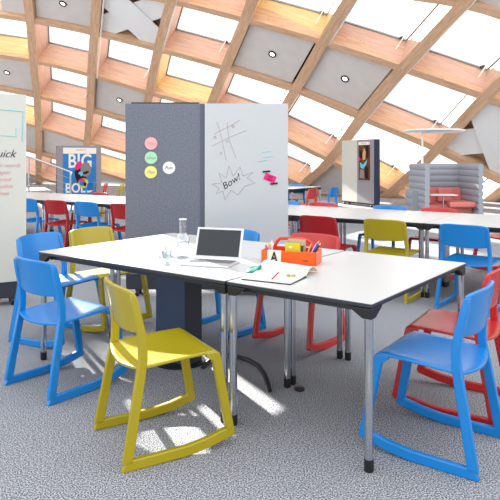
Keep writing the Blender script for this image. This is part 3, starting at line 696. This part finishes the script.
c = empty('note_pad', on((0.137, 0.045, 0.0075)), oa); tag(c, 'lime yellow note pad standing in the organiser', 'note pad')
MB().box((0.047, 0, 0.058), (0.094, 0.008, 0.115)).build('pad', 'lime', c, bevel=0.001)
MB().box((0.035, -0.006, 0.090), (0.02, 0.003, 0.012)).build('sticker', 'poster_white', c)
c = empty('envelope', on((0.150, 0.062, 0.0075)), oa); tag(c, 'brown kraft card standing behind the lime note pad', 'card')
MB().box((0.055, 0, 0.070), (0.11, 0.004, 0.14)).build('sheet', 'kraft', c)
def pencil(p0, p1, m, lab, r=0.0042, nm='pencil'):
    p0, p1 = Vector(p0), Vector(p1); d = (p1-p0)
    e = empty(nm, p0); tag(e, lab, nm, 'pens and pencils in the organiser' if nm != 'red_pencil' else None)
    MB().tube([(0, 0, 0), d*0.88], r, 8).build('barrel', m, e, smooth=True)
    MB().tube([d*0.88, d], [r, 0.0008], 8).build('tip', 'pencil_wood', e, smooth=True)
    return e
for (x0, y0, x1, y1, z1, m, lab, r) in (
        (0.020, 0.05, 0.014, 0.05, 0.115, 'pencil_pink', 'pink felt pen, leftmost in the organiser', 0.006), (0.036, 0.04, 0.040, 0.045, 0.125, 'pencil_green', 'pale green pen at the left of the organiser', 0.006),
        (0.046, 0.06, 0.050, 0.062, 0.138, 'poster_white', 'white pen standing beside the pale green one', 0.007), (0.030, 0.07, 0.028, 0.075, 0.122, 'magenta', 'magenta pen behind the pink one', 0.005),
        (0.240, 0.04, 0.243, 0.045, 0.125, 'slate', 'dark grey pen right of the kraft card', 0.0055), (0.255, 0.04, 0.300, 0.035, 0.128, 'pencil_wood', 'natural wood pencil leaning right in the organiser', 0.0045),
        (0.275, 0.05, 0.345, 0.045, 0.145, 'pencil_blue', 'blue pencil leaning right, tallest in the organiser', 0.005), (0.285, 0.03, 0.358, 0.028, 0.135, 'black', 'black marker leaning over the right organiser edge', 0.006),
        (0.270, 0.06, 0.330, 0.058, 0.132, 'poster_white', 'white pencil leaning between the wooden and blue ones', 0.005)):
    pencil(on((x0, y0, 0.0125)), on((x1, y1, z1)), m, lab, r)
# open notebook
na = math.radians(-28)
e = empty('open_notebook', (0.15, 3.20, ZT), na); tag(e, 'open notebook with blank white pages and a curled teal cover', 'notebook')
def ppage(a, b):     # near page, almost flat, spine at local y = 0.03
    u = a; return (-0.135+0.27*b+0.03*a, 0.03-0.20*u, 0.006+0.010*math.sin(PI*min(1, (1-u)*1.0))*0.8)
MB().box((0.015, -0.075, 0.0015), (0.28, 0.215, 0.003)).build('cover', 'slate', e)
MB().grid(lambda a, b: (-0.135+0.285*b, 0.03-0.205*a, 0.005+0.012*math.exp(-a*5)), 12, 4).build('right_page', 'paper', e, smooth=True, solid=0.002)
MB().grid(lambda a, b: (-0.135+0.285*b, 0.03+0.17*a, 0.006+0.052*math.sin(PI*a)*(1.0-0.3*b)), 14, 4).build('left_page', 'paper', e, smooth=True, solid=0.002)
MB().grid(lambda a, b: (-0.195+0.065*b, 0.0+0.15*a, 0.004+0.034*math.sin(PI*a)*(0.5+0.5*b)), 12, 4).build('cover_flap', 'teal', e, smooth=True, solid=0.002)
e.children[-1]['label'] = 'teal curled cover flap'
def tz(px, py, z=0.0): s = (py-160)/(H-0.74-z); return Vector(((px-250)/s, 597/s, 0.74+z))
p0, p1 = tz(272, 279, 0.021), tz(279.5, 271.5, 0.032)
pencil(p0, p0+(p1-p0)*1.0, 'pencil_red', 'short red pencil lying on the open notebook page', 0.0045, nm='red_pencil')
for k, (px, py, lab) in enumerate(((288.5, 276.5, 'small brass sharpener lying on the notebook, left of its twin'), (293.5, 276.8, 'small brass sharpener lying on the notebook, right of its twin'))):
    p = tz(px, py, 0.008); e = empty('sharpener', p, math.radians(20+40*k)); tag(e, lab, 'sharpener')
    MB().prism([(-0.011, 0), (0.011, 0), (0.008, 0.011), (-0.008, 0.011)], lambda u, z, t: (u, -0.008+0.016*t, z), 0, 1).build('body', 'brass', e, bevel=0.001)
    MB().box((0, 0, 0.012), (0.005, 0.014, 0.001)).build('blade', 'steel', e)

# ------------------------------------------------------------ booth, sofa, disc lamp, railing
b = empty('privacy_booth', (3.86, 13.0, 0)); tag(b, 'grey quilted high-back booth screen around the coral sofa', 'booth')
def quilt(p0, p1, T, nm, z0=0.12, z1=1.28, rows=8):
    p0, p1 = Vector(p0), Vector(p1); d = (p1-p0); L = d.length; d.normalize(); r = Vector((-d.y, d.x, 0))
    m = MB(); hgt = (z1-z0)/rows
    for k in range(rows):
        prof = []
        for q in range(9):
            t = q/8; prof.append((-T/2-0.022*math.sin(PI*t)**0.6, z0+hgt*(k+t)))
        for q in range(9):
            t = 1-q/8; prof.append((T/2+0.022*math.sin(PI*t)**0.6, z0+hgt*(k+t)))
        m.prism(prof, lambda u, z, t: tuple(p0+d*(L*t)+r*u+Vector((0, 0, z))), 0, 1)
    return m.build(nm, 'quilt', b, smooth=True)
quilt((0.0, 0.0, 0), (0.0, 1.32, 0), 0.07, 'left_screen'); quilt((1.17, 0.0, 0), (1.17, 1.32, 0), 0.07, 'right_screen'); quilt((0.04, 1.36, 0), (1.13, 1.36, 0), 0.07, 'back_screen')
quilt((-0.115, 0.55, 0), (-0.115, 1.10, 0), 0.12, 'arm_cushion', 0.12, 0.66, 3)
m = MB()
for (xx, yy) in ((0, 0.06), (1.17, 0.06), (0, 1.30), (1.17, 1.30)): m.box((xx, yy, 0.06), (0.05, 0.05, 0.12))
m.build('foot', 'steel', b)
s = empty('sofa', (3.86, 13.0, 0)); tag(s, 'coral pink upholstered sofa inside the grey quilted booth', 'sofa')
MB().box((0.60, 0.72, 0.27), (1.02, 0.82, 0.20)).build('seat_base', 'pink', s, bevel=0.03, seg=3)
MB().box((0.83, 0.60, 0.375), (0.60, 0.98, 0.12)).build('seat_cushion', 'pink', s, bevel=0.04, seg=4)
MB().prism([(0, 0.30), (0.24, 0.30), (0.20, 0.70), (0.06, 0.72)], lambda u, z, t: (0.06+1.06*t, 1.02+u, z), 0, 1).build('backrest', 'pink', s, bevel=0.03, seg=4)
MB().prism([(0.0, 0.40), (0.30, 0.40), (0.22, 0.70), (0.0, 0.70)], lambda u, z, t: (0.50+0.34*t+0.0, 0.86+u*0.4, z), 0, 1).build('cushion', 'pink', s, bevel=0.03, seg=4)
m = MB()
for xx in (0.16, 1.04):
    for yy in (0.36, 1.06): m.box((xx, yy, 0.085), (0.05, 0.05, 0.17))
m.build('leg', 'steel', s)
t = empty('side_table', (3.86, 13.0, 0)); tag(t, 'small white tray table in the booth over the coral sofa', 'table')
MB().box((0.42, 0.35, 0.585), (0.60, 0.40, 0.022)).build('tabletop', 'white', t, bevel=0.006)
MB().tube([(0.42, 0.22, 0.0), (0.42, 0.22, 0.575)], 0.018, 12).build('pole', 'steel', t, smooth=True)
MB().lathe([(0, 0), (0.16, 0), (0.16, 0.012), (0, 0.014)], (0.42, 0.22, 0), 24).build('base_plate', 'steel', t, smooth=True)
l = empty('floor_lamp', (4.33, 15.0, 0)); tag(l, 'white floor lamp with a wide flat disc shade behind the grey booth', 'lamp')
MB().tube([(0, 0, 0.02), (0, 0, 2.08)], 0.026, 12).build('pole', 'white', l, smooth=True)
MB().lathe([(0.0, 0.0), (0.70, 0.0), (0.765, 0.025), (0.765, 0.04), (0.69, 0.065), (0.0, 0.075)], (0.29, 0, 2.06), 48).build('lamp_shade', 'white', l, smooth=True)
MB().lathe([(0, 0), (0.2, 0), (0.2, 0.02), (0, 0.025)], n=24).build('base_plate', 'white', l, smooth=True)
r = empty('handrail', (-5.39, 18.0, 0)); tag(r, 'chrome stair handrail descending in front of the blue poster', 'railing')
def rz_(x): return 1.0+(-x)*0.362
MB().tube([(0.0, 0, 0.93), (0.0, 0, 1.0), (-0.06, 0, 1.02), (-1.4, 0, rz_(-1.4)), (-4.2, 0, rz_(-4.2))], 0.028, 12).build('rail', 'chrome', r, smooth=True)
for xx in (-0.02, -1.28, -2.55, -3.8): MB().tube([(xx, 0, 0.0), (xx, 0, rz_(xx)-0.01)], 0.026, 10).build('post', 'steel', r, smooth=True)
m = MB()
for k in range(1, 5): m.tube([(-0.02, 0, rz_(0)*k/5), (-3.8, 0, rz_(-3.8)-rz_(0)+rz_(0)*k/5)], 0.006, 6)
m.build('cable', 'steel', r)

# ------------------------------------------------------------ light
w = bpy.data.worlds.new('sky'); bpy.context.scene.world = w; w.use_nodes = True
nt = w.node_tree; bg = nt.nodes['Background']
tc = nt.nodes.new('ShaderNodeTexCoord'); sp = nt.nodes.new('ShaderNodeSeparateXYZ'); rp = nt.nodes.new('ShaderNodeValToRGB')
rp.color_ramp.elements[0].position = 0.0; rp.color_ramp.elements[0].color = (1.0, 0.985, 0.96, 1)
rp.color_ramp.elements[1].position = 0.8; rp.color_ramp.elements[1].color = (0.86, 0.93, 1.0, 1)
nt.links.new(tc.outputs['Generated'], sp.inputs[0]); nt.links.new(sp.outputs['Z'], rp.inputs[0]); nt.links.new(rp.outputs[0], bg.inputs['Color'])
bg.inputs['Strength'].default_value = 1.25
sd = bpy.data.lights.new('sun', 'SUN'); sd.energy = 18.0; sd.angle = math.radians(0.9); sd.color = (1.0, 0.96, 0.88)
so = bpy.data.objects.new('sun', sd); C.objects.link(so)
el = math.radians(19.9); az = math.atan2(0.47, 0.88)
dirn = Vector((math.sin(az)*math.cos(el), -math.cos(az)*math.cos(el), -math.sin(el)))
so.rotation_euler = dirn.to_track_quat('-Z', 'Y').to_euler(); so.location = (-10, 20, 12)

sc = bpy.context.scene
sc.view_settings.view_transform = 'Standard'
sc.view_settings.look = 'None'
sc.view_settings.exposure = 0.7
sc.cycles.use_denoising = True
sc.cycles.max_bounces = 8; sc.cycles.transparent_max_bounces = 16; sc.cycles.diffuse_bounces = 5
sc.cycles.caustics_reflective = False; sc.cycles.caustics_refractive = False
sc.cycles.sample_clamp_indirect = 6
